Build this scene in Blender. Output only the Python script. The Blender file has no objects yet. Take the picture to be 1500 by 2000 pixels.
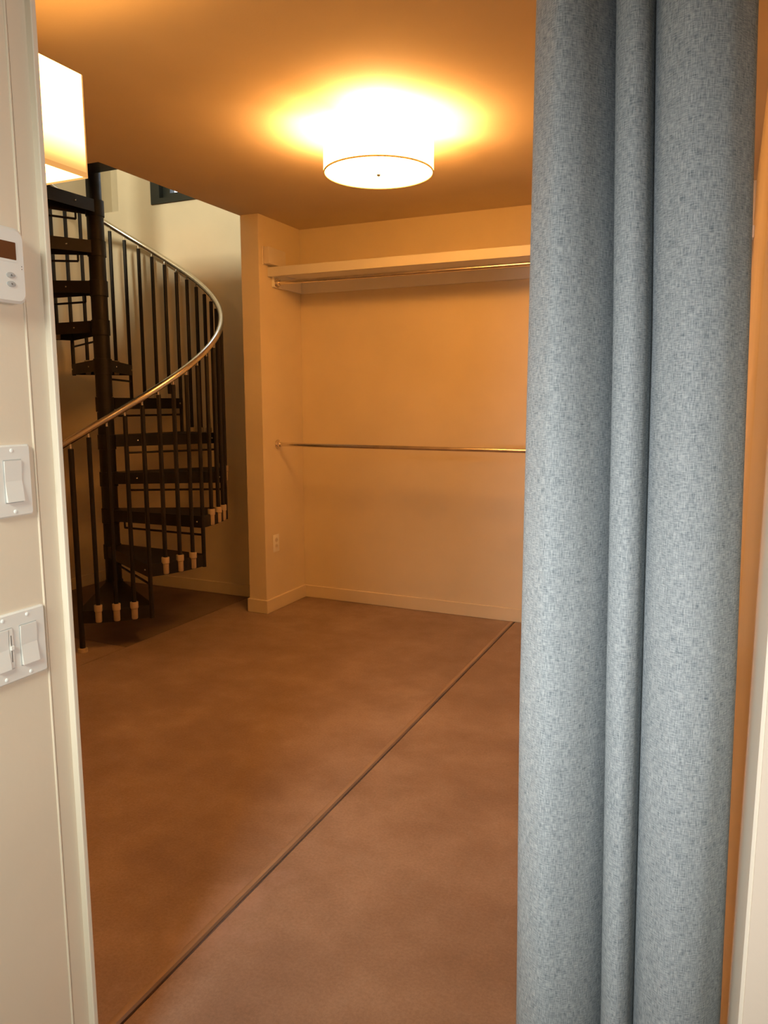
import bpy, bmesh, math, random
from mathutils import Vector, Matrix, noise
random.seed(4)
sc = bpy.context.scene
COL = sc.collection
R = math.radians

# ---------------------------------------------------------------- camera
cam = bpy.data.cameras.new('camera')
cam.sensor_fit = 'VERTICAL'; cam.sensor_height = 36.0; cam.lens = 1468 / 2000 * 36
cam.clip_start = 0.02
camo = bpy.data.objects.new('camera', cam); COL.objects.link(camo)
camo.location = (0, 0, 1.35); camo.rotation_euler = (R(90 - 8.33), 0, R(24.5))
sc.camera = camo
# ---------------------------------------------------------------- world
w = bpy.data.worlds.new('sky'); sc.world = w; w.use_nodes = True
bg = w.node_tree.nodes['Background']
bg.inputs[0].default_value = (0.80, 0.90, 1.0, 1); bg.inputs[1].default_value = 4.0
# ---------------------------------------------------------------- area lamps: daylight from unseen windows, and two added hall fills
def area(name, loc, target, sx, sy, power, color, spread=180):
    l = bpy.data.lights.new(name, 'AREA'); l.shape = 'RECTANGLE'; l.size = sx; l.size_y = sy
    l.energy = power; l.color = color; l.spread = R(spread)
    o = bpy.data.objects.new(name, l); COL.objects.link(o); o.location = loc
    o.rotation_euler = (Vector(target) - Vector(loc)).to_track_quat('-Z', 'Y').to_euler()
    return o
area('hall_daylight', (-0.75, -1.4, 1.12), (-0.26, 1.0, 1.06), 0.45, 0.35, 4.8, (0.95, 0.98, 1.0), 42)
area('hall_floor_fill', (-0.55, -1.0, 2.3), (-1.55, 2.0, 0.0), 0.6, 0.6, 8.0, (0.90, 0.98, 0.84), 58)  # unseen fill added to cool and lift the floor past the doorway
area('hall_wall_fill', (1.45, 0.60, 1.30), (-1.03, 0.62, 1.40), 0.5, 1.1, 10, (1.0, 1.0, 0.93), 110)  # unseen fill added to brighten the thermostat wall from the side
area('upstairs_daylight', (-2.7, 1.25, 3.98), (-3.7, 4.27, 2.2), 0.6, 0.5, 82, (1.0, 0.93, 0.66))
# ---------------------------------------------------------------- view
sc.view_settings.view_transform = 'Standard'; sc.view_settings.look = 'None'
sc.view_settings.gamma = 1.0; sc.view_settings.use_curve_mapping = False
sc.view_settings.exposure = 0.0
LAMP = (1.0, 0.41, 0.075)       # warm incandescent colour as a daylight-balanced camera sees it

# ================================================================ materials
def new_mat(name):
    m = bpy.data.materials.new(name); m.use_nodes = True
    nt = m.node_tree; b = nt.nodes['Principled BSDF']
    return m, nt, b
def N(nt, t, **kw):
    n = nt.nodes.new(t)
    for k, v in kw.items(): setattr(n, k, v)
    return n
def ramp(nt, fac, stops):
    r = N(nt, 'ShaderNodeValToRGB'); e = r.color_ramp.elements
    while len(e) < len(stops): e.new(0.5)
    for i, (p, c) in enumerate(stops):
        e[i].position = p; e[i].color = (*c, 1)
    nt.links.new(fac, r.inputs[0]); return r
def coords(nt, scale=(1, 1, 1)):
    tc = N(nt, 'ShaderNodeTexCoord'); mp = N(nt, 'ShaderNodeMapping')
    mp.inputs['Scale'].default_value = scale
    nt.links.new(tc.outputs['Object'], mp.inputs['Vector']); return mp.outputs['Vector']
def nz(nt, vec, scale, detail=3, rough=0.5):
    n = N(nt, 'ShaderNodeTexNoise'); n.inputs['Scale'].default_value = scale
    n.inputs['Detail'].default_value = detail; n.inputs['Roughness'].default_value = rough
    nt.links.new(vec, n.inputs['Vector']); return n.outputs['Fac']
def bump(nt, b, h, s, d=0.002):
    bp = N(nt, 'ShaderNodeBump'); bp.inputs['Strength'].default_value = s; bp.inputs['Distance'].default_value = d
    nt.links.new(h, bp.inputs['Height']); nt.links.new(bp.outputs['Normal'], b.inputs['Normal'])
def paint(name, c, rough=0.6, var=0.04, bscale=90, bs=0.25):
    m, nt, b = new_mat(name); v = coords(nt)
    r = ramp(nt, nz(nt, v, 3.0), [(0.3, tuple(x * (1 - var) for x in c)), (0.7, tuple(min(1, x * (1 + var)) for x in c))])
    nt.links.new(r.outputs[0], b.inputs['Base Color'])
    b.inputs['Roughness'].default_value = rough
    bump(nt, b, nz(nt, v, bscale, 4), bs, 0.001)
    return m
def metal(name, c, rough, met=1.0, var=0.1):
    m, nt, b = new_mat(name); v = coords(nt, (1, 1, 1))
    r = ramp(nt, nz(nt, v, 14, 4), [(0.3, tuple(x * (1 - var) for x in c)), (0.7, tuple(min(1, x * (1 + var)) for x in c))])
    nt.links.new(r.outputs[0], b.inputs['Base Color'])
    b.inputs['Roughness'].default_value = rough; b.inputs['Metallic'].default_value = met
    return m
M = {}
M['wall'] = paint('cream_wall_paint', (0.74, 0.66, 0.52))
M['hall'] = paint('beige_hall_paint', (0.66, 0.55, 0.43), 0.65)
M['ceil'] = paint('ceiling_paint', (0.66, 0.56, 0.42), 0.8, 0.03, 160, 0.35)
M['trim'] = paint('trim_paint', (0.76, 0.68, 0.55), 0.4, 0.02, 40, 0.05)
M['shelf'] = paint('white_shelf_paint', (0.88, 0.88, 0.86), 0.4, 0.02, 40, 0.05)
M['edge'] = paint('white_shelf_edge', (0.68, 0.68, 0.68), 0.45, 0.02, 40, 0.05)
M['plastic'] = paint('white_plastic', (0.70, 0.66, 0.62), 0.35, 0.01, 30, 0.02)
M['steel'] = metal('black_painted_steel', (0.010, 0.009, 0.010), 0.5, 0.0, 0.3); M['steel'].node_tree.nodes['Principled BSDF'].inputs['Specular IOR Level'].default_value = 0.3
M['chrome'] = metal('brushed_chrome', (0.78, 0.74, 0.70), 0.20)
M['rail'] = metal('polished_rail_steel', (0.72, 0.70, 0.66), 0.24)
M['bolt'] = metal('bright_bolt', (0.8, 0.8, 0.8), 0.25)
M['collar'] = paint('beige_collar', (0.40, 0.33, 0.25), 0.5, 0.05, 60, 0.1)
M['winframe'] = paint('black_window_frame', (0.016, 0.020, 0.018), 0.35, 0.1, 40, 0.05)
M['jamb'] = paint('pale_jamb_paint', (0.70, 0.61, 0.50), 0.55, 0.02, 60, 0.1)
M['display'] = paint('brown_display', (0.10, 0.035, 0.015), 0.15, 0.05, 20, 0.0)
M['button'] = paint('grey_button', (0.42, 0.41, 0.40), 0.4, 0.02, 40, 0.05)
M['print'] = paint('dark_print', (0.12, 0.10, 0.09), 0.5, 0.02, 40, 0.0)
M['joint'] = paint('worn_joint_edge', (0.34, 0.255, 0.205), 0.5, 0.1, 60, 0.3)
M['wood'] = paint('dark_floor_filler', (0.05, 0.028, 0.015), 0.7, 0.2, 60, 0.2)

# stained concrete
m, nt, b = new_mat('brown_stained_concrete'); M['floor'] = m
v = coords(nt)
big = nz(nt, v, 1.3, 5, 0.6); mid = nz(nt, v, 6, 6, 0.65); fine = nz(nt, v, 120, 3, 0.7)
mx = N(nt, 'ShaderNodeMath', operation='MULTIPLY_ADD'); nt.links.new(mid, mx.inputs[0]); mx.inputs[1].default_value = 0.45
nt.links.new(big, mx.inputs[2])
r = ramp(nt, mx.outputs[0], [(0.50, (0.205, 0.142, 0.118)), (0.72, (0.285, 0.208, 0.178)), (0.95, (0.385, 0.298, 0.262))])
r2 = ramp(nt, fine, [(0.3, (0.86, 0.86, 0.86)), (0.7, (1.12, 1.12, 1.12))])
mm = N(nt, 'ShaderNodeMix', data_type='RGBA', blend_type='MULTIPLY'); mm.inputs[0].default_value = 1
nt.links.new(r.outputs[0], mm.inputs[6]); nt.links.new(r2.outputs[0], mm.inputs[7])
# pale purplish patch along the joint near the doorway, blended over the concrete colour
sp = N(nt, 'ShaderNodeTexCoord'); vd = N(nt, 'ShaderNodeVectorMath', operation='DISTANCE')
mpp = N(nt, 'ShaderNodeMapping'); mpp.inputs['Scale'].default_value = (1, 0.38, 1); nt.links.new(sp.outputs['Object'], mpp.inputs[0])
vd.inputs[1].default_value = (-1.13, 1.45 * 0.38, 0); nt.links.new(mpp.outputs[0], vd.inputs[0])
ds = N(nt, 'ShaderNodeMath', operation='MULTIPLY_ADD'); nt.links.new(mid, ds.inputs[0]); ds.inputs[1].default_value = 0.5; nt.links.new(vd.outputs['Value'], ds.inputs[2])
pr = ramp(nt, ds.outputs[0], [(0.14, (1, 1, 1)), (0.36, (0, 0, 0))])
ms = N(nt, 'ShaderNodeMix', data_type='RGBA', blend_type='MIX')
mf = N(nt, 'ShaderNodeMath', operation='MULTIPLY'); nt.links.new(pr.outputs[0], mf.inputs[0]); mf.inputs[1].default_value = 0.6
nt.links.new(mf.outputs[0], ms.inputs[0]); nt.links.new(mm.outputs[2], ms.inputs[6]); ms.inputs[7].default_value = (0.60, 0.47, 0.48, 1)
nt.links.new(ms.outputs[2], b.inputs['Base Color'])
rr = N(nt, 'ShaderNodeMapRange'); rr.inputs[3].default_value = 0.42; rr.inputs[4].default_value = 0.62
nt.links.new(big, rr.inputs[0]); nt.links.new(rr.outputs[0], b.inputs['Roughness'])
b.inputs['Specular IOR Level'].default_value = 0.35
bump(nt, b, fine, 0.15, 0.001)

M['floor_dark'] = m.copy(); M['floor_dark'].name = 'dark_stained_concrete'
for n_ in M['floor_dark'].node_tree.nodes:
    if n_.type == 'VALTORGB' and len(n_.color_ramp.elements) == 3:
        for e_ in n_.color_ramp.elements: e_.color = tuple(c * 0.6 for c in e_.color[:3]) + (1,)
# linen curtain: UV = (arc length, height) in metres
m, nt, b = new_mat('grey_blue_linen'); M['linen'] = m
def uvn(scale, detail, sx, sy):
    uv = N(nt, 'ShaderNodeUVMap'); mp = N(nt, 'ShaderNodeMapping'); mp.inputs['Scale'].default_value = (sx, sy, 1)
    nt.links.new(uv.outputs[0], mp.inputs[0]); return nz(nt, mp.outputs[0], scale, detail, 0.6)
h1 = uvn(1, 3, 110, 900); h2 = uvn(1, 3, 900, 80); h3 = uvn(1, 3, 45, 30)
a1 = N(nt, 'ShaderNodeMath', operation='ADD'); nt.links.new(h1, a1.inputs[0]); nt.links.new(h2, a1.inputs[1])
a2 = N(nt, 'ShaderNodeMath', operation='MULTIPLY_ADD'); nt.links.new(h3, a2.inputs[0]); a2.inputs[1].default_value = 0.16; nt.links.new(a1.outputs[0], a2.inputs[2])
a3 = N(nt, 'ShaderNodeMath', operation='MULTIPLY'); nt.links.new(a2.outputs[0], a3.inputs[0]); a3.inputs[1].default_value = 0.5
r = ramp(nt, a3.outputs[0], [(0.37, (0.09, 0.112, 0.130)), (0.50, (0.240, 0.268, 0.282)), (0.64, (0.41, 0.435, 0.440))])
for e_ in r.color_ramp.elements: pass
nt.links.new(r.outputs[0], b.inputs['Base Color']); b.inputs['Roughness'].default_value = 0.95
b.inputs['Specular IOR Level'].default_value = 0.1
bump(nt, b, a2.outputs[0], 0.3, 0.0006)

def emit(name, c, s, grad=None):
    m = bpy.data.materials.new(name); m.use_nodes = True; nt = m.node_tree; nt.nodes.clear()
    o = N(nt, 'ShaderNodeOutputMaterial'); e = N(nt, 'ShaderNodeEmission')
    e.inputs[0].default_value = (*c, 1); e.inputs[1].default_value = s
    nt.links.new(e.outputs[0], o.inputs[0])
    if grad:      # brighter towards the bulb height, as a lit fabric shade is
        v = coords(nt); sx = N(nt, 'ShaderNodeSeparateXYZ'); nt.links.new(v, sx.inputs[0])
        mr = N(nt, 'ShaderNodeMapRange', interpolation_type='SMOOTHSTEP')
        for i, x in enumerate(grad): mr.inputs[i + 1].default_value = x
        nt.links.new(sx.outputs[2], mr.inputs[0]); nt.links.new(mr.outputs[0], e.inputs[1])
    return m
M['drum'] = emit('lit_drum_fabric', (1.0, 0.395, 0.068), 34.5)
M['diff'] = emit('lit_diffuser', (1.0, 0.40, 0.075), 25.0)
M['shade'] = emit('lit_square_shade', (1.0, 0.50, 0.14), 5.0, (1.955, 2.06, 1.1, 10.0))
M['hem'] = paint('shade_hem', (0.75, 0.60, 0.38), 0.8)
M['hemlit'] = emit('lit_shade_hem', (1.0, 0.45, 0.12), 0.85)
M['glass'] = None
m, nt, b = new_mat('window_glass'); M['glass'] = m
b.inputs['Transmission Weight'].default_value = 1.0; b.inputs['Roughness'].default_value = 0.0; b.inputs['IOR'].default_value = 1.45
lp = nz(nt, coords(nt), 5); mr = N(nt, 'ShaderNodeMapRange'); mr.inputs[3].default_value = 0.0; mr.inputs[4].default_value = 0.02
nt.links.new(lp, mr.inputs[0]); nt.links.new(mr.outputs[0], b.inputs['Roughness'])

# ================================================================ mesh helpers
def box(bm, x0, x1, y0, y1, z0, z1):
    vs = [bm.verts.new((x, y, z)) for x in (x0, x1) for y in (y0, y1) for z in (z0, z1)]
    for f in ((0, 1, 3, 2), (4, 6, 7, 5), (0, 4, 5, 1), (2, 3, 7, 6), (0, 2, 6, 4), (1, 5, 7, 3)):
        bm.faces.new([vs[i] for i in f])
def bbox_bm(*boxes, bev=0.0, seg=2):
    bm = bmesh.new()
    for bx in boxes: box(bm, *bx)
    if bev: bmesh.ops.bevel(bm, geom=bm.edges[:], offset=bev, segments=seg, affect='EDGES', profile=0.5)
    return bm
def lathe(bm, prof, n=32, c=(0, 0, 0), closed=False):
    """prof: list of (r, z) revolved about Z at c"""
    rings = []
    for r_, z in prof:
        if r_ < 1e-6: rings.append([bm.verts.new((c[0], c[1], c[2] + z))])
        else: rings.append([bm.verts.new((c[0] + r_ * math.cos(2 * math.pi * i / n), c[1] + r_ * math.sin(2 * math.pi * i / n), c[2] + z)) for i in range(n)])
    pairs = list(zip(rings, rings[1:])) + ([(rings[-1], rings[0])] if closed else [])
    for a, b_ in pairs:
        for i in range(n):
            j = (i + 1) % n
            if len(a) == 1 and len(b_) == 1: continue
            if len(a) == 1: bm.faces.new((a[0], b_[i], b_[j]))
            elif len(b_) == 1: bm.faces.new((a[i], a[j], b_[0]))
            else: bm.faces.new((a[i], a[j], b_[j], b_[i]))
def tube(bm, pts, r_, n=12):
    pts = [Vector(p) for p in pts]; rings = []
    for i, p in enumerate(pts):
        t = (pts[min(i + 1, len(pts) - 1)] - pts[max(i - 1, 0)]).normalized()
        ref = Vector((0, 0, 1)) if abs(t.z) < 0.9 else Vector((1, 0, 0))
        a = t.cross(ref).normalized(); b_ = t.cross(a)
        rings.append([bm.verts.new(p + a * r_ * math.cos(2 * math.pi * k / n) + b_ * r_ * math.sin(2 * math.pi * k / n)) for k in range(n)])
    for A, B in zip(rings, rings[1:]):
        for i in range(n):
            bm.faces.new((A[i], A[(i + 1) % n], B[(i + 1) % n], B[i]))
    bm.faces.new(rings[0][::-1]); bm.faces.new(rings[-1])
def obj(name, bm, mat, parent=None, smooth=False, mesh=None):
    if bm is not None:
        bmesh.ops.recalc_face_normals(bm, faces=bm.faces[:])
        me = bpy.data.meshes.new(name); bm.to_mesh(me); bm.free(); me.materials.append(mat)
        if smooth:
            for p in me.polygons: p.use_smooth = True
            try: me.set_sharp_from_angle(angle=R(35))
            except Exception: pass
    else: me = mesh
    o = bpy.data.objects.new(name, me); COL.objects.link(o)
    if parent is not None:
        o.parent = parent
        o.matrix_parent_inverse = Matrix.Translation(-Vector(parent.location)) if parent.type == 'EMPTY' else Matrix.Identity(4)
    return o
def thing(name, label, cat, loc=(0, 0, 0), group=None):
    o = bpy.data.objects.new(name, None); COL.objects.link(o); o.location = loc
    o['label'] = label; o['category'] = cat
    if group: o['group'] = group
    return o
def tag(o, label, cat, group=None):
    o['label'] = label; o['category'] = cat
    if group: o['group'] = group
    return o
def struct(name, bm, mat, label, cat, **k):
    o = obj(name, bm, mat, **k); o['kind'] = 'structure'; o['label'] = label; o['category'] = cat
    return o

# ================================================================ dimensions (metres)
CZ = 2.466          # underside of the ceiling
FZ = 2.69           # upper floor level
XP0, XP1 = -2.765, -2.635     # partition between closet and stairwell
YB = 4.45           # closet back wall
YS = 4.27           # stairwell back wall
XL = -4.27          # stairwell left wall
XR = 0.055          # closet right wall
XH = -1.03          # left wall of the hall
ZT = 5.1            # upstairs ceiling
YO = 2.84           # near edge of the stair opening

# ================================================================ floor
fl = struct('floor', bbox_bm((-4.5, 2.2, -2.8, 4.7, -0.16, -0.012)), M['wood'], 'brown stained concrete floor of the closet and hall', 'floor')
def slab(x0, x1, y0, y1, rb=0.0, lb=0.0, nm='floor_slab', mt='floor'):
    """concrete slab with tooled edges; rb/lb = rounded width at the right/left edge"""
    prof = []
    n = 6
    if lb: prof += [(x0 + lb * (1 - math.cos(a)), -lb * 0.35 * (1 - math.sin(a))) for a in [math.pi / 2 * i / n for i in range(n + 1)]]
    else: prof += [(x0, 0)]
    if rb: prof += [(x1 - rb * (1 - math.sin(a)), -rb * 0.35 * (1 - math.cos(a))) for a in [math.pi / 2 * i / n for i in range(n + 1)]]
    else: prof += [(x1, 0)]
    prof = [(x0, -0.014)] + prof + [(x1, -0.014)]
    bm = bmesh.new()
    A = [bm.verts.new((x, y0, z)) for x, z in prof]; B = [bm.verts.new((x, y1, z)) for x, z in prof]
    for i in range(len(prof)):
        j = (i + 1) % len(prof); bm.faces.new((A[i], A[j], B[j], B[i]))
    bm.faces.new(A[::-1]); bm.faces.new(B)
    return obj(nm, bm, M[mt], fl, smooth=True)
XJ = -1.135
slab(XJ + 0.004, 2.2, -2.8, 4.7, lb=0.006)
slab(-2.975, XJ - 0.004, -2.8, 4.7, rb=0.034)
bm = bmesh.new(); js = [(XJ - 0.029, -0.002), (XJ - 0.025, 0.0015), (XJ - 0.015, 0.0032), (XJ - 0.008, 0.0030), (XJ - 0.0045, -0.004)]
A = [bm.verts.new((x, -2.8, z)) for x, z in js]; B = [bm.verts.new((x, 4.44, z)) for x, z in js]
for i in range(5): bm.faces.new((A[i], A[(i + 1) % 5], B[(i + 1) % 5], B[i]))
bm.faces.new(A); bm.faces.new(B)
jo = obj('joint_edge', bm, M['joint'], fl, smooth=True); jo['label'] = 'paler rounded edge beside the dark floor joint'
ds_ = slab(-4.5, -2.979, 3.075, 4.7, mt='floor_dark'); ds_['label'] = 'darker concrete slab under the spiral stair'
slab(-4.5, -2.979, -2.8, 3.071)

# ================================================================ walls
struct('wall_back', bbox_bm((XP0, 2.2, YB, YB + 0.12, 0, CZ)), M['wall'], 'cream back wall of the closet behind the hanging rods', 'wall')
struct('wall_partition', bbox_bm((XP0, XP1, 3.965, YB, 0, CZ), bev=0.002, seg=1), M['wall'], 'short cream wall end between the closet and the spiral stair', 'wall')
struct('wall_stair', bbox_bm((-4.0, -3.70, YS, YS + 0.12, 0, ZT), (-3.70, -2.72, YS, YS + 0.12, 0, FZ), (-3.70, -2.72, YS, YS + 0.12, 3.95, ZT),
       (-2.72, 1.2, YS + 0.0, YS + 0.12, FZ, ZT), (-4.6, -4.0, YS, YS + 0.12, 0, FZ - 0.01), (-4.6, -3.98, YS + 0.35, YS + 0.45, FZ - 0.2, ZT),
       (-4.02, -3.98, YS + 0.10, YS + 0.36, FZ - 0.2, ZT), (-4.6, -4.0, YS + 0.1, YS + 0.36, FZ - 0.12, FZ - 0.01)),
       M['wall'], 'tall cream wall behind the spiral stair, daylit from upstairs', 'wall')
struct('wall_stair_left', bbox_bm((XL - 0.12, XL, 1.5, YS, 0, ZT), (XL - 0.45, XL - 0.12, YS, YS + 0.4, 0, ZT)), M['wall'], 'cream wall on the left of the spiral stair', 'wall')
struct('wall_closet_near', bbox_bm((XL, -1.83, 1.50, 1.62, 0, CZ), (-1.95, -1.83, 0.928, 1.50, 0, CZ), (-1.95, XH - 0.13, 0.85, 0.928, 0, CZ)), M['wall'],
       'closet wall that carries the square sconce', 'wall')
struct('wall_right', bbox_bm((XR, XR + 0.12, 0.865, YB, 0, CZ), bev=0.003, seg=1), M['wall'], 'cream wall right of the curtain, its end facing the hall', 'wall')
struct('trim_end', bbox_bm((XR, XR + 0.12, 0.8615, 0.865, 0, CZ)), M['hall'], 'beige end face of the wall at the right edge of the view', 'trim')
struct('trim_right', bbox_bm((XR - 0.004, XR, 0.869, 1.90, 0, CZ)), M['trim'], 'flat beige trim board on the wall right of the curtain', 'trim')
struct('wall_left', bbox_bm((XH - 0.13, XH, -2.8, 0.928, 0, CZ), bev=0.002, seg=1), M['hall'], 'beige foreground wall that carries the thermostat and switches', 'wall')
struct('wall_hall_right', bbox_bm((XR + 0.12, 1.6, 0.868, 0.98, 0, CZ), (1.5, 1.62, -2.8, 0.87, 0, CZ)), M['hall'], 'hall wall right of the closet opening', 'wall')
struct('wall_hall_rear', bbox_bm((XH, 1.6, -2.9, -2.8, 0, CZ)), M['hall'], 'hall wall behind the viewer', 'wall')
struct('wall_header', bbox_bm((XH, XR, 0.85, 0.928, 2.12, CZ)), M['hall'], 'wall above the closet opening', 'wall')
# door lining strips on the left wall: flat board with a raised bead, and the return facing the hall
struct('trim_left', bbox_bm((XH, XH + 0.0015, 0.884, 0.918, 0, 2.12)), M['hall'], 'flat edge strip at the end of the foreground wall', 'trim')
bm = bmesh.new(); tube(bm, [(XH + 0.0003, 0.8815, 0), (XH + 0.0003, 0.8815, 2.12)], 0.0022, 10)
struct('trim_bead', bm, M['hall'], 'thin raised corner bead running down the foreground wall', 'trim', smooth=True)
struct('trim_jamb', bbox_bm((XH, XH + 0.0145, 0.918, 0.928, 0, 2.12), bev=0.0015), M['jamb'], 'pale jamb stop at the end of the foreground wall', 'trim')

# ceiling / upper floor slab with the stair opening
struct('ceiling', bbox_bm((-4.5, 2.2, -2.9, YO, CZ, FZ), (XP0 - 0.005, 2.2, YO, 4.7, CZ, FZ)), M['ceil'], 'cream closet ceiling that stops at the stair opening', 'ceiling')
struct('ceiling_upstairs', bbox_bm((-4.8, 1.4, 0.8, 4.9, ZT, ZT + 0.1)), M['ceil'], 'ceiling of the upper floor above the stair', 'ceiling')
struct('wall_upstairs', bbox_bm((1.2, 1.3, 1.0, YS, FZ, ZT), (XL, 1.3, 0.9, 1.0, FZ, ZT), (XL - 0.12, XL, 0.9, 1.5, FZ, ZT)), M['wall'], 'upper floor walls around the stair opening', 'wall')

# baseboards
struct('baseboard_back', bbox_bm((XP1, XR, YB - 0.012, YB, 0, 0.085), bev=0.003, seg=1), M['wall'], 'low baseboard along the closet back wall', 'baseboard')
struct('baseboard_partition', bbox_bm((XP0 - 0.012, XP1 + 0.012, 3.953, YB, 0, 0.088), bev=0.003, seg=1), M['wall'], 'baseboard wrapping the short wall end', 'baseboard')
struct('baseboard_stair', bbox_bm((XL, XP0, YS - 0.012, YS, 0, 0.085), bev=0.003, seg=1), M['wall'], 'baseboard behind the spiral stair', 'baseboard')
struct('baseboard_stair_left', bbox_bm((XL, XL + 0.012, 1.62, YS - 0.012, 0, 0.085), bev=0.003, seg=1), M['wall'], 'baseboard on the wall left of the stair', 'baseboard')

# ================================================================ window upstairs
wx0, wx1, wz0, wz1 = -3.70, -2.72, FZ, 3.95
win = struct('window_1', bbox_bm((wx0, wx0 + 0.075, YS - 0.01, YS + 0.11, wz0, wz1), (wx1 - 0.075, wx1, YS - 0.01, YS + 0.11, wz0, wz1),
             (wx0 + 0.075, wx1 - 0.075, YS - 0.01, YS + 0.11, wz0, wz0 + 0.035), (wx0 + 0.075, wx1 - 0.075, YS - 0.01, YS + 0.11, wz1 - 0.06, wz1)),
             M['winframe'], 'black framed window above the stair, cut off by the ceiling', 'window')
obj('sash', bbox_bm((wx0 + 0.075, wx0 + 0.135, YS + 0.03, YS + 0.08, wz0 + 0.035, wz1 - 0.06), (wx1 - 0.135, wx1 - 0.075, YS + 0.03, YS + 0.08, wz0 + 0.035, wz1 - 0.06),
    (wx0 + 0.135, wx1 - 0.135, YS + 0.03, YS + 0.08, wz0 + 0.035, wz0 + 0.07), (wx0 + 0.135, wx1 - 0.135, YS + 0.03, YS + 0.08, wz1 - 0.1, wz1 - 0.06)), M['winframe'], win)
obj('pane', bbox_bm((wx0 + 0.13, wx1 - 0.13, YS + 0.052, YS + 0.058, wz0 + 0.065, wz1 - 0.095)), M['glass'], win)

# ================================================================ closet shelf and rods
sh = thing('closet_shelf', 'long white closet shelf with a deep front edge above the upper rod', 'shelf', (XP1, 4.25, 2.115))
obj('shelf_board', bbox_bm((XP1, XR, 4.075, YB, 2.140, 2.160)), M['shelf'], sh)
obj('front_edge', bbox_bm((XP1, XR, 4.055, 4.075, 2.112, 2.168), bev=0.002), M['edge'], sh)
obj('wall_cleat', bbox_bm((XP1, XR, YB - 0.02, YB, 2.056, 2.140), bev=0.002, seg=1), M['shelf'], sh)
obj('wall_cleat', bbox_bm((XP1, XP1 + 0.02, 4.10, YB - 0.02, 2.056, 2.140), bev=0.002, seg=1), M['shelf'], sh)
def rod(y, z, label, r_=0.0125, off=0.0):
    t = thing('clothes_rod', label, 'rod', (XP1, y, z))
    bm = bmesh.new(); tube(bm, [(XP1 + off + 0.004, y, z), (XR - 0.005, y, z)], r_, 20)
    obj('rod_tube', bm, M['chrome'], t, smooth=True)
    for x, s in ((XP1 + off, 1), (XR - 0.004, -1)):
        bm = bmesh.new()
        lathe(bm, [(0.0, 0), (0.029, 0), (0.031, 0.002), (0.030, 0.005), (0.020, 0.007), (0.0185, 0.022), (0.0165, 0.024), (0.0, 0.024)], 28)
        bmesh.ops.rotate(bm, verts=bm.verts[:], matrix=Matrix.Rotation(R(90) * s, 3, 'Y'))
        bmesh.ops.translate(bm, verts=bm.verts[:], vec=(x, y, z))
        obj('wall_flange', bm, M['chrome'], t, smooth=True)
    return t
rod(4.13, 2.084, 'polished metal clothes rod just below the white shelf', off=0.02)
rod(4.13, 1.080, 'polished metal clothes rod hanging lower, at mid height of the closet wall')
# white box above the shelf
t = thing('chime_box', 'small white box on the short wall above the left end of the shelf', 'box', (XP1, 4.08, 2.23))
obj('cover', bbox_bm((XP1 + 0.006, XP1 + 0.045, 4.005, 4.200, 2.180, 2.280), bev=0.005), M['plastic'], t, smooth=True)
obj('back_plate', bbox_bm((XP1, XP1 + 0.006, 4.000, 4.205, 2.176, 2.284), bev=0.001, seg=1), M['plastic'], t)
# outlet
t = thing('wall_outlet', 'white wall outlet low on the short closet wall', 'outlet', (XP1, 4.085, 0.44))
obj('cover_plate', bbox_bm((XP1, XP1 + 0.005, 4.05, 4.12, 0.385, 0.499), bev=0.002), M['shelf'], t, smooth=True)
for z in (0.422, 0.462):
    bm = bmesh.new(); lathe(bm, [(0.0, 0.0), (0.016, 0.0), (0.016, 0.0015), (0.0, 0.0015)], 20)
    bmesh.ops.rotate(bm, verts=bm.verts[:], matrix=Matrix.Rotation(R(90), 3, 'Y')); bmesh.ops.translate(bm, verts=bm.verts[:], vec=(XP1 + 0.005, 4.085, z))
    s = obj('socket', bm, M['plastic'], t)
    obj('slot', bbox_bm((XP1 + 0.0064, XP1 + 0.0068, 4.078, 4.0795, z - 0.003, z + 0.006), (XP1 + 0.0064, XP1 + 0.0068, 4.0905, 4.092, z - 0.003, z + 0.005)), M['print'], s)

# ================================================================ thermostat and switches
def rounded_plate(y0, y1, z0, z1, d, rad, x=XH, bev=0.0015):
    bm = bmesh.new(); pts = []
    for cy, cz, a0 in ((y1 - rad, z1 - rad, 0), (y0 + rad, z1 - rad, 90), (y0 + rad, z0 + rad, 180), (y1 - rad, z0 + rad, 270)):
        for i in range(6): a = R(a0 + 18 * i); pts.append((cy + rad * math.cos(a), cz + rad * math.sin(a)))
    rings = []
    for inset, xx in ((0, x), (0, x + d - bev), (bev, x + d)):
        cyy, czz = (y0 + y1) / 2, (z0 + z1) / 2
        sy, sz = 1 - 2 * inset / (y1 - y0), 1 - 2 * inset / (z1 - z0)
        rings.append([bm.verts.new((xx, cyy + (p[0] - cyy) * sy, czz + (p[1] - czz) * sz)) for p in pts])
    for A, B in zip(rings, rings[1:]):
        for i in range(len(A)): j = (i + 1) % len(A); bm.faces.new((A[i], A[j], B[j], B[i]))
    bm.faces.new(rings[0]); bm.faces.new(rings[-1])
    return bm
def disc(y, z, x, ry, rz, d, dome=0.0006):
    bm = bmesh.new(); lathe(bm, [(0, 0), (1, 0), (1, d * .8), (0.8, d), (0, d + dome)], 24)
    bmesh.ops.scale(bm, verts=bm.verts[:], vec=(rz, ry, 1))
    bmesh.ops.rotate(bm, verts=bm.verts[:], matrix=Matrix.Rotation(R(90), 3, 'Y'))
    bmesh.ops.translate(bm, verts=bm.verts[:], vec=(x, y, z)); return bm
t = thing('thermostat', 'white thermostat with a brown display and two oval buttons', 'thermostat', (XH, 0.83, 1.56))
obj('housing', rounded_plate(0.762, 0.869, 1.4995, 1.612, 0.024, 0.014, bev=0.004), M['plastic'], t, smooth=True)
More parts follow.
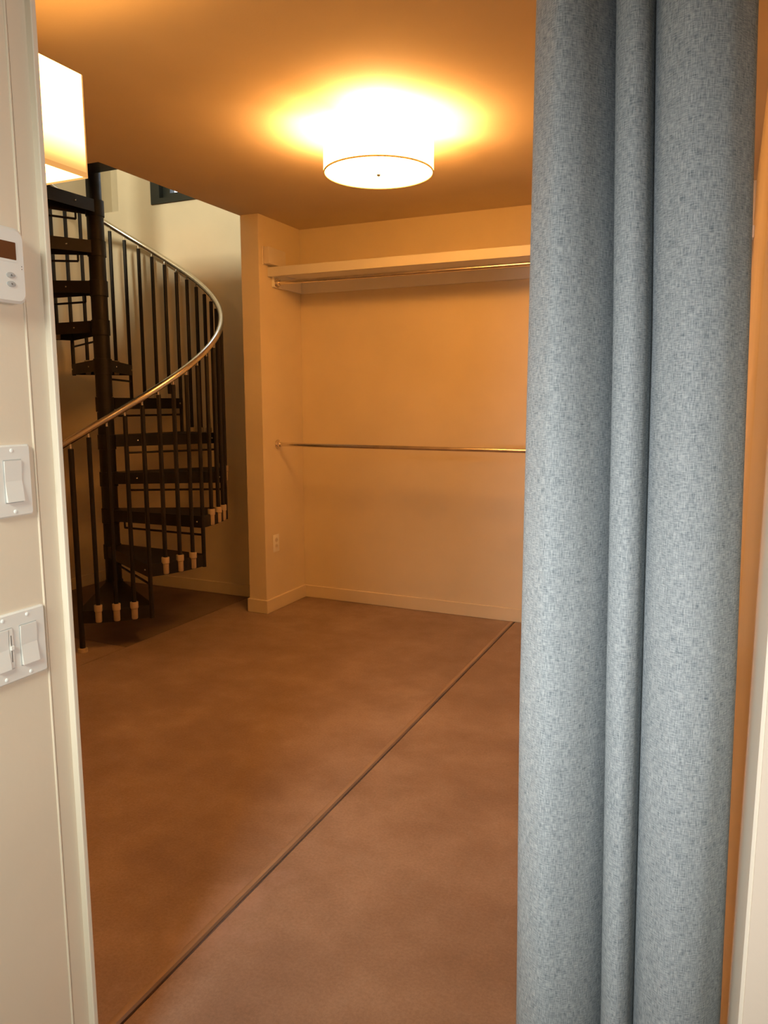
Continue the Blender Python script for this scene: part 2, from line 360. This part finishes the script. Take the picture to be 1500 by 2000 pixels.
obj('display', rounded_plate(0.794, 0.852, 1.564, 1.590, 0.0247, 0.001, bev=0.0003), M['display'], t)
obj('display_bezel', rounded_plate(0.791, 0.855, 1.560, 1.593, 0.0243, 0.002, bev=0.0003), M['plastic'], t)
for z in (1.5405, 1.5275):
    bt = obj('button', disc(0.840, z, XH + 0.0238, 0.0078, 0.0044, 0.0016), M['button'], t, smooth=True)
    s = -1 if z < 1.535 else 1
    bm = bmesh.new(); vs = [bm.verts.new((XH + 0.0264, 0.840 + a, z + b_ * s)) for a, b_ in ((-0.0016, -0.001), (0.0016, -0.001), (0, 0.0016))]
    bm.faces.new(vs); g = bmesh.ops.extrude_face_region(bm, geom=bm.faces[:]); bmesh.ops.translate(bm, verts=[v_ for v_ in g['geom'] if isinstance(v_, bmesh.types.BMVert)], vec=(-0.0012, 0, 0))
    obj('arrow_mark', bm, M['print'], bt)
for z in (1.556, 1.552):
    obj('vent_dot', disc(0.861, z, XH + 0.0236, 0.0008, 0.0008, 0.0008), M['print'], t)
def switch(y0, y1, z0, z1, gangs, label):
    t = thing('light_switch', label, 'switch', (XH, (y0 + y1) / 2, (z0 + z1) / 2), 'light switches on the foreground wall')
    obj('cover_plate', rounded_plate(y0, y1, z0, z1, 0.006, 0.004, bev=0.0025), M['plastic'], t, smooth=True)
    zc = (z0 + z1) / 2
    for yc, kind in gangs:
        obj('rocker_frame', rounded_plate(yc - 0.0172, yc + 0.0172, zc - 0.0345, zc + 0.0345, 0.0064, 0.0015, bev=0.0004), M['button'], t)
        bm = bmesh.new()
        pr = [(XH + 0.0055, zc - 0.0325), (XH + 0.0110, zc - 0.0325), (XH + 0.0072, zc), (XH + 0.0086, zc + 0.0325), (XH + 0.0055, zc + 0.0325)]
        w_ = 0.0155 if kind == 'rocker' else 0.0115
        off = 0 if kind == 'rocker' else -0.004
        A = [bm.verts.new((x, yc + off - w_, z)) for x, z in pr]; B = [bm.verts.new((x, yc + off + w_, z)) for x, z in pr]
        for i in range(5): j = (i + 1) % 5; bm.faces.new((A[i], A[j], B[j], B[i]))
        bm.faces.new(A); bm.faces.new(B)
        obj('rocker', bm, M['plastic'], t)
        if kind == 'dimmer':
            sl = obj('dimmer_track', bbox_bm((XH + 0.006, XH + 0.0078, yc + 0.0085, yc + 0.0155, zc - 0.0325, zc + 0.0325)), M['plastic'], t)
            obj('slot', bbox_bm((XH + 0.0078, XH + 0.0081, yc + 0.0113, yc + 0.0127, zc - 0.022, zc + 0.022)), M['print'], sl)
            obj('slider_knob', bbox_bm((XH + 0.0078, XH + 0.0110, yc + 0.009, yc + 0.015, zc - 0.002, zc + 0.005), bev=0.0006), M['plastic'], sl)
        for dz in (-0.0485, 0.0485):
            obj('screw', disc(yc, zc + dz, XH + 0.0058, 0.003, 0.003, 0.001), M['shelf'], t, smooth=True)
    return t
switch(0.798, 0.869, 1.169, 1.283, [(0.8335, 'rocker')], 'single white rocker switch midway below the thermostat')
switch(0.760, 0.876, 0.902, 1.016, [(0.841, 'rocker'), (0.795, 'dimmer')], 'wide double white switch plate, lowest on the foreground wall')

# ================================================================ lamps
LX, LY = -1.385, 2.985
t = thing('ceiling_lamp', 'lit white drum ceiling lamp hanging close to the closet ceiling', 'lamp', (LX, LY, CZ))
bm = bmesh.new(); lathe(bm, [(0.228, 2.292), (0.228, 2.425), (0.2255, 2.425), (0.2255, 2.292)], 64, (LX, LY, 0), closed=True)
obj('drum_shade', bm, M['drum'], t, smooth=True)
bm = bmesh.new(); lathe(bm, [(0.2285, 2.287), (0.2285, 2.2925), (0.224, 2.2925), (0.224, 2.287)], 64, (LX, LY, 0), closed=True)
obj('shade_ring', bm, M['hem'], t, smooth=True)
bm = bmesh.new(); lathe(bm, [(0.0, 2.290), (0.2235, 2.290), (0.2235, 2.2935), (0.0, 2.2935)], 64, (LX, LY, 0))
obj('diffuser', bm, M['diff'], t, smooth=True)
bm = bmesh.new(); lathe(bm, [(0.0, 2.276), (0.006, 2.278), (0.008, 2.283), (0.006, 2.288), (0.005, 2.2899)], 20, (LX, LY, 0))
obj('finial', bm, M['chrome'], t, smooth=True)
bm = bmesh.new(); lathe(bm, [(0.0, 2.447), (0.055, 2.449), (0.06, 2.455), (0.06, CZ), (0.0, CZ)], 32, (LX, LY, 0)); lathe(bm, [(0.006, 2.294), (0.006, 2.45)], 12, (LX, LY, 0))
obj('canopy', bm, M['chrome'], t, smooth=True)
for i in range(3):
    a = R(120 * i + 20)
    bm = bmesh.new(); tube(bm, [(LX, LY, 2.422), (LX + 0.2265 * math.cos(a), LY + 0.2265 * math.sin(a), 2.422)], 0.002, 8)
    obj('shade_arm', bm, M['chrome'], t)
for i in range(2):
    a = R(180 * i + 70)
    bm = bmesh.new(); lathe(bm, [(0.0, 2.34), (0.018, 2.345), (0.027, 2.36), (0.027, 2.375), (0.013, 2.40), (0.012, 2.415), (0.0, 2.415)], 16, (LX + 0.075 * math.cos(a), LY + 0.075 * math.sin(a), 0))
    obj('bulb', bm, M['drum'], t, smooth=True)
def point(name, loc, power, r_, parent, col=LAMP):
    l = bpy.data.lights.new(name, 'POINT'); l.energy = power; l.color = col; l.shadow_soft_size = r_
    o = bpy.data.objects.new(name, l); COL.objects.link(o); o.location = Vector(loc) - Vector(parent.location); o.parent = parent
point('bulb_light', (LX, LY, 2.385), 220, 0.03, t, (1.0, 0.53, 0.20))

# square sconce on the closet wall
SX0, SX1, SY0, SY1, SZ0, SZ1 = -1.77, -1.60, 1.45, 1.60, 1.942, 2.199
t = thing('wall_sconce', 'lit square fabric shade at the edge of the foreground wall, near the stair', 'lamp', (-1.83, 1.525, 2.07))
bm = bmesh.new(); k = 0.003
box(bm, SX1 - k, SX1, SY0, SY1, SZ0, SZ1); box(bm, SX0, SX0 + k, SY0, SY1, SZ0, SZ1)
box(bm, SX0 + k, SX1 - k, SY0, SY0 + k, SZ0, SZ1); box(bm, SX0 + k, SX1 - k, SY1 - k, SY1, SZ0, SZ1)
obj('square_shade', bm, M['shade'], t)
obj('bottom_diffuser', bbox_bm((SX0 + k, SX1 - k, SY0 + k, SY1 - k, SZ0 + 0.004, SZ0 + 0.007)), M['diff'], t)
e = 0.0006
obj('shade_hem', bbox_bm((SX1, SX1 + e, SY0, SY1, SZ0, SZ0 + 0.013), (SX1, SX1 + e, SY0, SY0 + 0.006, SZ0 + 0.013, SZ1), (SX1, SX1 + e, SY1 - 0.004, SY1, SZ0 + 0.013, SZ1),
    (SX0, SX1, SY1, SY1 + e, SZ0, SZ0 + 0.013)), M['hemlit'], t)
obj('wall_bracket', bbox_bm((-1.83, -1.818, 1.475, 1.575, 2.0, 2.12), (-1.818, SX0, 1.51, 1.54, 2.04, 2.07), bev=0.002), M['chrome'], t)
point('sconce_light', (-1.685, 1.525, 2.13), 5, 0.02, t)

# ================================================================ spiral staircase
PX, PY, RS, RISE, TH0, RH = -3.491, 3.530, 0.715, 0.2292, -60.0, 1.15
st = thing('spiral_staircase', 'black steel spiral staircase with a polished metal handrail', 'staircase', (PX, PY, 0))
def pol(a, r_, z): return Vector((PX + r_ * math.cos(R(a)), PY + r_ * math.sin(R(a)), z))
bm = bmesh.new(); lathe(bm, [(0.0, 0), (0.06, 0), (0.06, 0.008), (0.043, 0.012), (0.043, 3.72), (0.047, 3.72), (0.047, 3.74), (0.0, 3.76)], 32, (PX, PY, 0))
obj('pole', bm, M['steel'], st, smooth=True)
bm_bolt = bmesh.new(); bmesh.ops.create_uvsphere(bm_bolt, u_segments=10, v_segments=6, radius=0.006)
bolt_me = bpy.data.meshes.new('bolt'); bm_bolt.to_mesh(bolt_me); bm_bolt.free(); bolt_me.materials.append(M['bolt'])
def tread(k):
    z = RISE * k; a0 = TH0 + 30 * (k - 1) - 1.0; a1 = TH0 + 30 * k + 1.0
    n = 8
    am = (a0 + a1) / 2
    def outline(ins):
        pts = []
        hw = 0.050 - ins
        c = Vector((math.cos(R(am)), math.sin(R(am)))); s_ = Vector((-c.y, c.x)); ctr = Vector((PX, PY))
        pts.append(ctr + c * 0.030 - s_ * hw)
        da = math.degrees(ins / RS)
        for i in range(n + 1):
            a = a0 + da + (a1 - a0 - 2 * da) * i / n
            pts.append(ctr + Vector((math.cos(R(a)), math.sin(R(a)))) * (RS - ins))
        pts.append(ctr + c * 0.030 + s_ * hw)
        return pts
    bm = bmesh.new(); O = outline(0); I = outline(0.005)
    def ring(P, zz): return [bm.verts.new((p.x, p.y, zz)) for p in P]
    ot, ob, ib, it = ring(O, z), ring(O, z - 0.070), ring(I, z - 0.070), ring(I, z - 0.006)
    L = len(O)
    for i in range(L):
        j = (i + 1) % L
        for A, B in ((ot, ob), (ob, ib), (ib, it)): bm.faces.new((A[i], A[j], B[j], B[i]))
    bm.faces.new(ot); bm.faces.new(it[::-1])
    tr = obj('tread', bm, M['steel'], st)
    # hub sleeve
    bm = bmesh.new(); lathe(bm, [(0.0435, z - 0.085), (0.054, z - 0.085), (0.054, z + 0.004), (0.0435, z + 0.004)], 28, (PX, PY, 0), closed=True)
    lathe(bm, [(0.0435, z - RISE + 0.006), (0.0485, z - RISE + 0.006), (0.0485, z - 0.087), (0.0435, z - 0.087)], 28, (PX, PY, 0), closed=True)
    obj('hub_sleeve', bm, M['steel'], tr, smooth=True)
    if k > 1:
        zb = z - 0.112
        bm = bmesh.new(); p0, p1 = pol(a0 + 1.5, 0.11, zb), pol(a0 + 0.8, RS - 0.004, zb)
        tube(bm, [p0, p1], 0.0065, 8); tube(bm, [p0, Vector((p0.x, p0.y, z - 0.06))], 0.006, 8)
        obj('riser_bar', bm, M['steel'], tr, smooth=True)
    for a, r_ in ((a0, RS - 0.035), (a1, RS - 0.035), (a1, 0.17), (a0, 0.17)):
        side = -1 if a == a0 else 1
        # put the bolt on the flange surface: interpolate along the straight edge
        P0 = O[0] if side < 0 else O[-1]; P1 = O[1] if side < 0 else O[-2]
        f = (r_ - 0.03) / (RS - 0.03); q = P0 + (P1 - P0) * f
        nrm = (P1 - P0).normalized(); nrm = Vector((nrm.y, -nrm.x)) if side < 0 else Vector((-nrm.y, nrm.x))
        q = q + nrm * 0.001
        b_ = obj('bolt', None, None, tr, mesh=bolt_me); b_.location = (q.x - 0, q.y, z - 0.035)
        b_.matrix_parent_inverse = Matrix.Identity(4)
    return tr
treads = [tread(k) for k in range(1, 12)]
# parents with baked world coordinates: part empties carry an offset, sub-parts do not
def rail_z(a): return 0.2228 * (a - TH0) / 30 + RH
# handrail
bm = bmesh.new(); tube(bm, [pol(TH0 + a, RS, rail_z(TH0 + a)) for a in range(-9, 334, 3)], 0.0185, 14)
obj('handrail', bm, M['rail'], st, smooth=True)
# balusters
def bal(a, zb, zt, r_=0.0122, foot=None):
    bm = bmesh.new(); c = pol(a, RS - 0.004, 0)
    A = []
    for zz in (zb, zt):
        A.append([bm.verts.new((c.x + r_ * math.cos(R(a + 22.5 + 45 * i)), c.y + r_ * math.sin(R(a + 22.5 + 45 * i)), zz)) for i in range(8)])
    for i in range(8): bm.faces.new((A[0][i], A[0][(i + 1) % 8], A[1][(i + 1) % 8], A[1][i]))
    bm.faces.new(A[0][::-1]); bm.faces.new(A[1])
    b_ = obj('baluster', bm, M['steel'], st, smooth=True)
    bm = bmesh.new(); tube(bm, [(c.x, c.y, zt - 0.004), (c.x, c.y, zt + 0.012), pol(a, RS, rail_z(a) - 0.012)], 0.0055, 8)
    obj('rail_bracket', bm, M['rail'], b_, smooth=True)
    if foot is not None:
        bm = bmesh.new(); lathe(bm, [(0.0, foot + 0.030), (0.021, foot + 0.030), (0.022, foot + 0.027), (0.022, foot - 0.004), (0.018, foot - 0.008), (0.0175, foot - 0.062), (0.015, foot - 0.066), (0.0, foot - 0.066)], 16, (c.x, c.y, 0))
        f_ = obj('foot_collar', bm, M['collar'], b_, smooth=True); f_['label'] = 'beige collar at the baluster foot'
    return b_
for k in range(1, 12):
    for j in range(1, 4):
        a = TH0 + 30 * (k - 1) + 7.5 * j
        bal(a, RISE * k + 0.02, rail_z(a) - 0.040, foot=RISE * k)
    a = TH0 + 30 * k
    bal(a, RISE * k - 0.075, rail_z(a) - 0.040)
# newel at the start, standing on the floor
bm = bmesh.new(); c = pol(TH0, RS - 0.004, 0)
lathe(bm, [(0.0, 0.018), (0.0145, 0.018), (0.0145, rail_z(TH0) - 0.045), (0.0, rail_z(TH0) - 0.040)], 16, (c.x, c.y, 0))
nw = obj('newel_post', bm, M['steel'], st, smooth=True)
bm = bmesh.new(); lathe(bm, [(0.0, 0), (0.026, 0), (0.026, 0.018), (0.022, 0.022), (0.0, 0.022)], 20, (c.x, c.y, 0))
f_ = obj('foot_collar', bm, M['collar'], nw, smooth=True)
bm = bmesh.new(); tube(bm, [(c.x, c.y, rail_z(TH0) - 0.05), (c.x, c.y, rail_z(TH0) - 0.012)], 0.0055, 8); obj('rail_bracket', bm, M['rail'], nw, smooth=True)
# landing plate at the top
bm = bbox_bm((PX - 0.05, XP0 - 0.006, YO + 0.002, PY - 0.046, FZ - 0.03, FZ + 0.004), bev=0.003, seg=1)
obj('landing', bm, M['steel'], st)
# inner guard post of the landing
# ================================================================ curtain
zs = [0.02, 0.3755, 0.4255, 0.9338, 1.4377, 1.8678, 2.16]
def lerp(tab, z):
    tab = sorted(tab, key=lambda q: q[1])
    if z <= tab[0][1]:
        (x0, z0), (x1, z1) = tab[0], tab[1]; return x0 + (x1 - x0) * (z - z0) / (z1 - z0) * 0.5
    for (x0, z0), (x1, z1) in zip(tab, tab[1:]):
        if z <= z1: return x0 + (x1 - x0) * (z - z0) / (z1 - z0)
    (x0, z0), (x1, z1) = tab[-2], tab[-1]; return x1 + (x1 - x0) * (z - z1) / (z1 - z0) * 0.5
TL = [(-0.2639, 1.8678), (-0.2628, 1.4377), (-0.2611, 0.9338), (-0.2522, 0.3755)]
TC1 = [(-0.1600, 1.8471), (-0.1462, 1.4337), (-0.1350, 0.9546), (-0.121, 0.4255)]
TC2 = [(-0.1148, 1.8378), (-0.0999, 1.4321), (-0.0898, 0.9616), (-0.0783, 0.4418)]
TR = [(0.0027, 1.8141), (0.0160, 1.4648), (0.0300, 0.9818), (0.0400, 0.4893)]
def cr(P, n):
    out = []
    for i in range(len(P) - 1):
        p0 = P[max(i - 1, 0)]; p1 = P[i]; p2 = P[i + 1]; p3 = P[min(i + 2, len(P) - 1)]
        for s in range(n):
            t = s / n
            out.append(tuple(0.5 * ((2 * p1[q]) + (-p0[q] + p2[q]) * t + (2 * p0[q] - 5 * p1[q] + 4 * p2[q] - p3[q]) * t * t + (-p0[q] + 3 * p1[q] - 3 * p2[q] + p3[q]) * t ** 3) for q in (0, 1)))
    out.append(P[-1]); return out
YC = 1.06
bm = bmesh.new(); uvl = bm.loops.layers.uv.new('UVMap'); rows = []; uvs = []
NZ = 110
for iz in range(NZ + 1):
    z = 0.02 + (2.16 - 0.02) * iz / NZ
    L, c1, c2, Rr = lerp(TL, z), lerp(TC1, z), lerp(TC2, z), lerp(TR, z)
    w1, w2, w3 = c1 - L, c2 - c1, Rr - c2
    P = [(L + 0.022, 0.050), (L + 0.004, 0.030), (L, 0.006), (L + 0.12 * w1, -0.022), (L + 0.38 * w1, -0.046), (L + 0.62 * w1, -0.036), (c1 - 0.022, -0.010),
         (c1 - 0.002, 0.022), (c1 + 0.006, 0.040), (c1 + 0.004, 0.022), (c1 - 0.0005, 0.000), (c1 + 0.2 * w2, -0.020), (c1 + 0.55 * w2, -0.030), (c2 - 0.007, -0.020), (c2 - 0.0015, 0.000),
         (c2 + 0.001, 0.010), (c2 + 0.005, -0.002), (c2 + 0.16 * w3, -0.024), (c2 + 0.42 * w3, -0.046), (c2 + 0.70 * w3, -0.037), (Rr - 0.015, -0.013), (Rr - 0.001, 0.016), (Rr - 0.008, 0.042), (Rr - 0.035, 0.055)]
    Q = cr(P, 7); row = []; ur = []; s = 0; prev = None
    for q in Q:
        nx = noise.noise(Vector((q[0] * 14, z * 2.2, 0.3))) * 0.0035 + noise.noise(Vector((q[0] * 30, z * 6.5, 4.1))) * 0.0012
        x_, y_ = q[0], YC + q[1] + nx
        if prev: s += math.hypot(x_ - prev[0], y_ - prev[1])
        prev = (x_, y_); row.append(bm.verts.new((x_, y_, z))); ur.append((s, z))
    rows.append(row); uvs.append(ur)
for i in range(NZ):
    for j in range(len(rows[0]) - 1):
        f = bm.faces.new((rows[i][j], rows[i][j + 1], rows[i + 1][j + 1], rows[i + 1][j]))
        for lp_, (a, b_) in zip(f.loops, ((i, j), (i, j + 1), (i + 1, j + 1), (i + 1, j))): lp_[uvl].uv = uvs[a][b_]
cu = obj('curtain', bm, M['linen'], smooth=True)
tag(cu, 'floor-length grey blue linen curtain drawn to the right of the doorway', 'curtain')
so = cu.modifiers.new('cloth', 'SOLIDIFY'); so.thickness = 0.0015; so.offset = 0
t = thing('curtain_rod', 'dark metal curtain rod above the closet opening', 'rod', (XR, YC, 2.18))
bm = bmesh.new(); tube(bm, [(XH + 0.0, YC, 2.175), (XR, YC, 2.175)], 0.0125, 16); obj('rod_tube', bm, M['steel'], t, smooth=True)
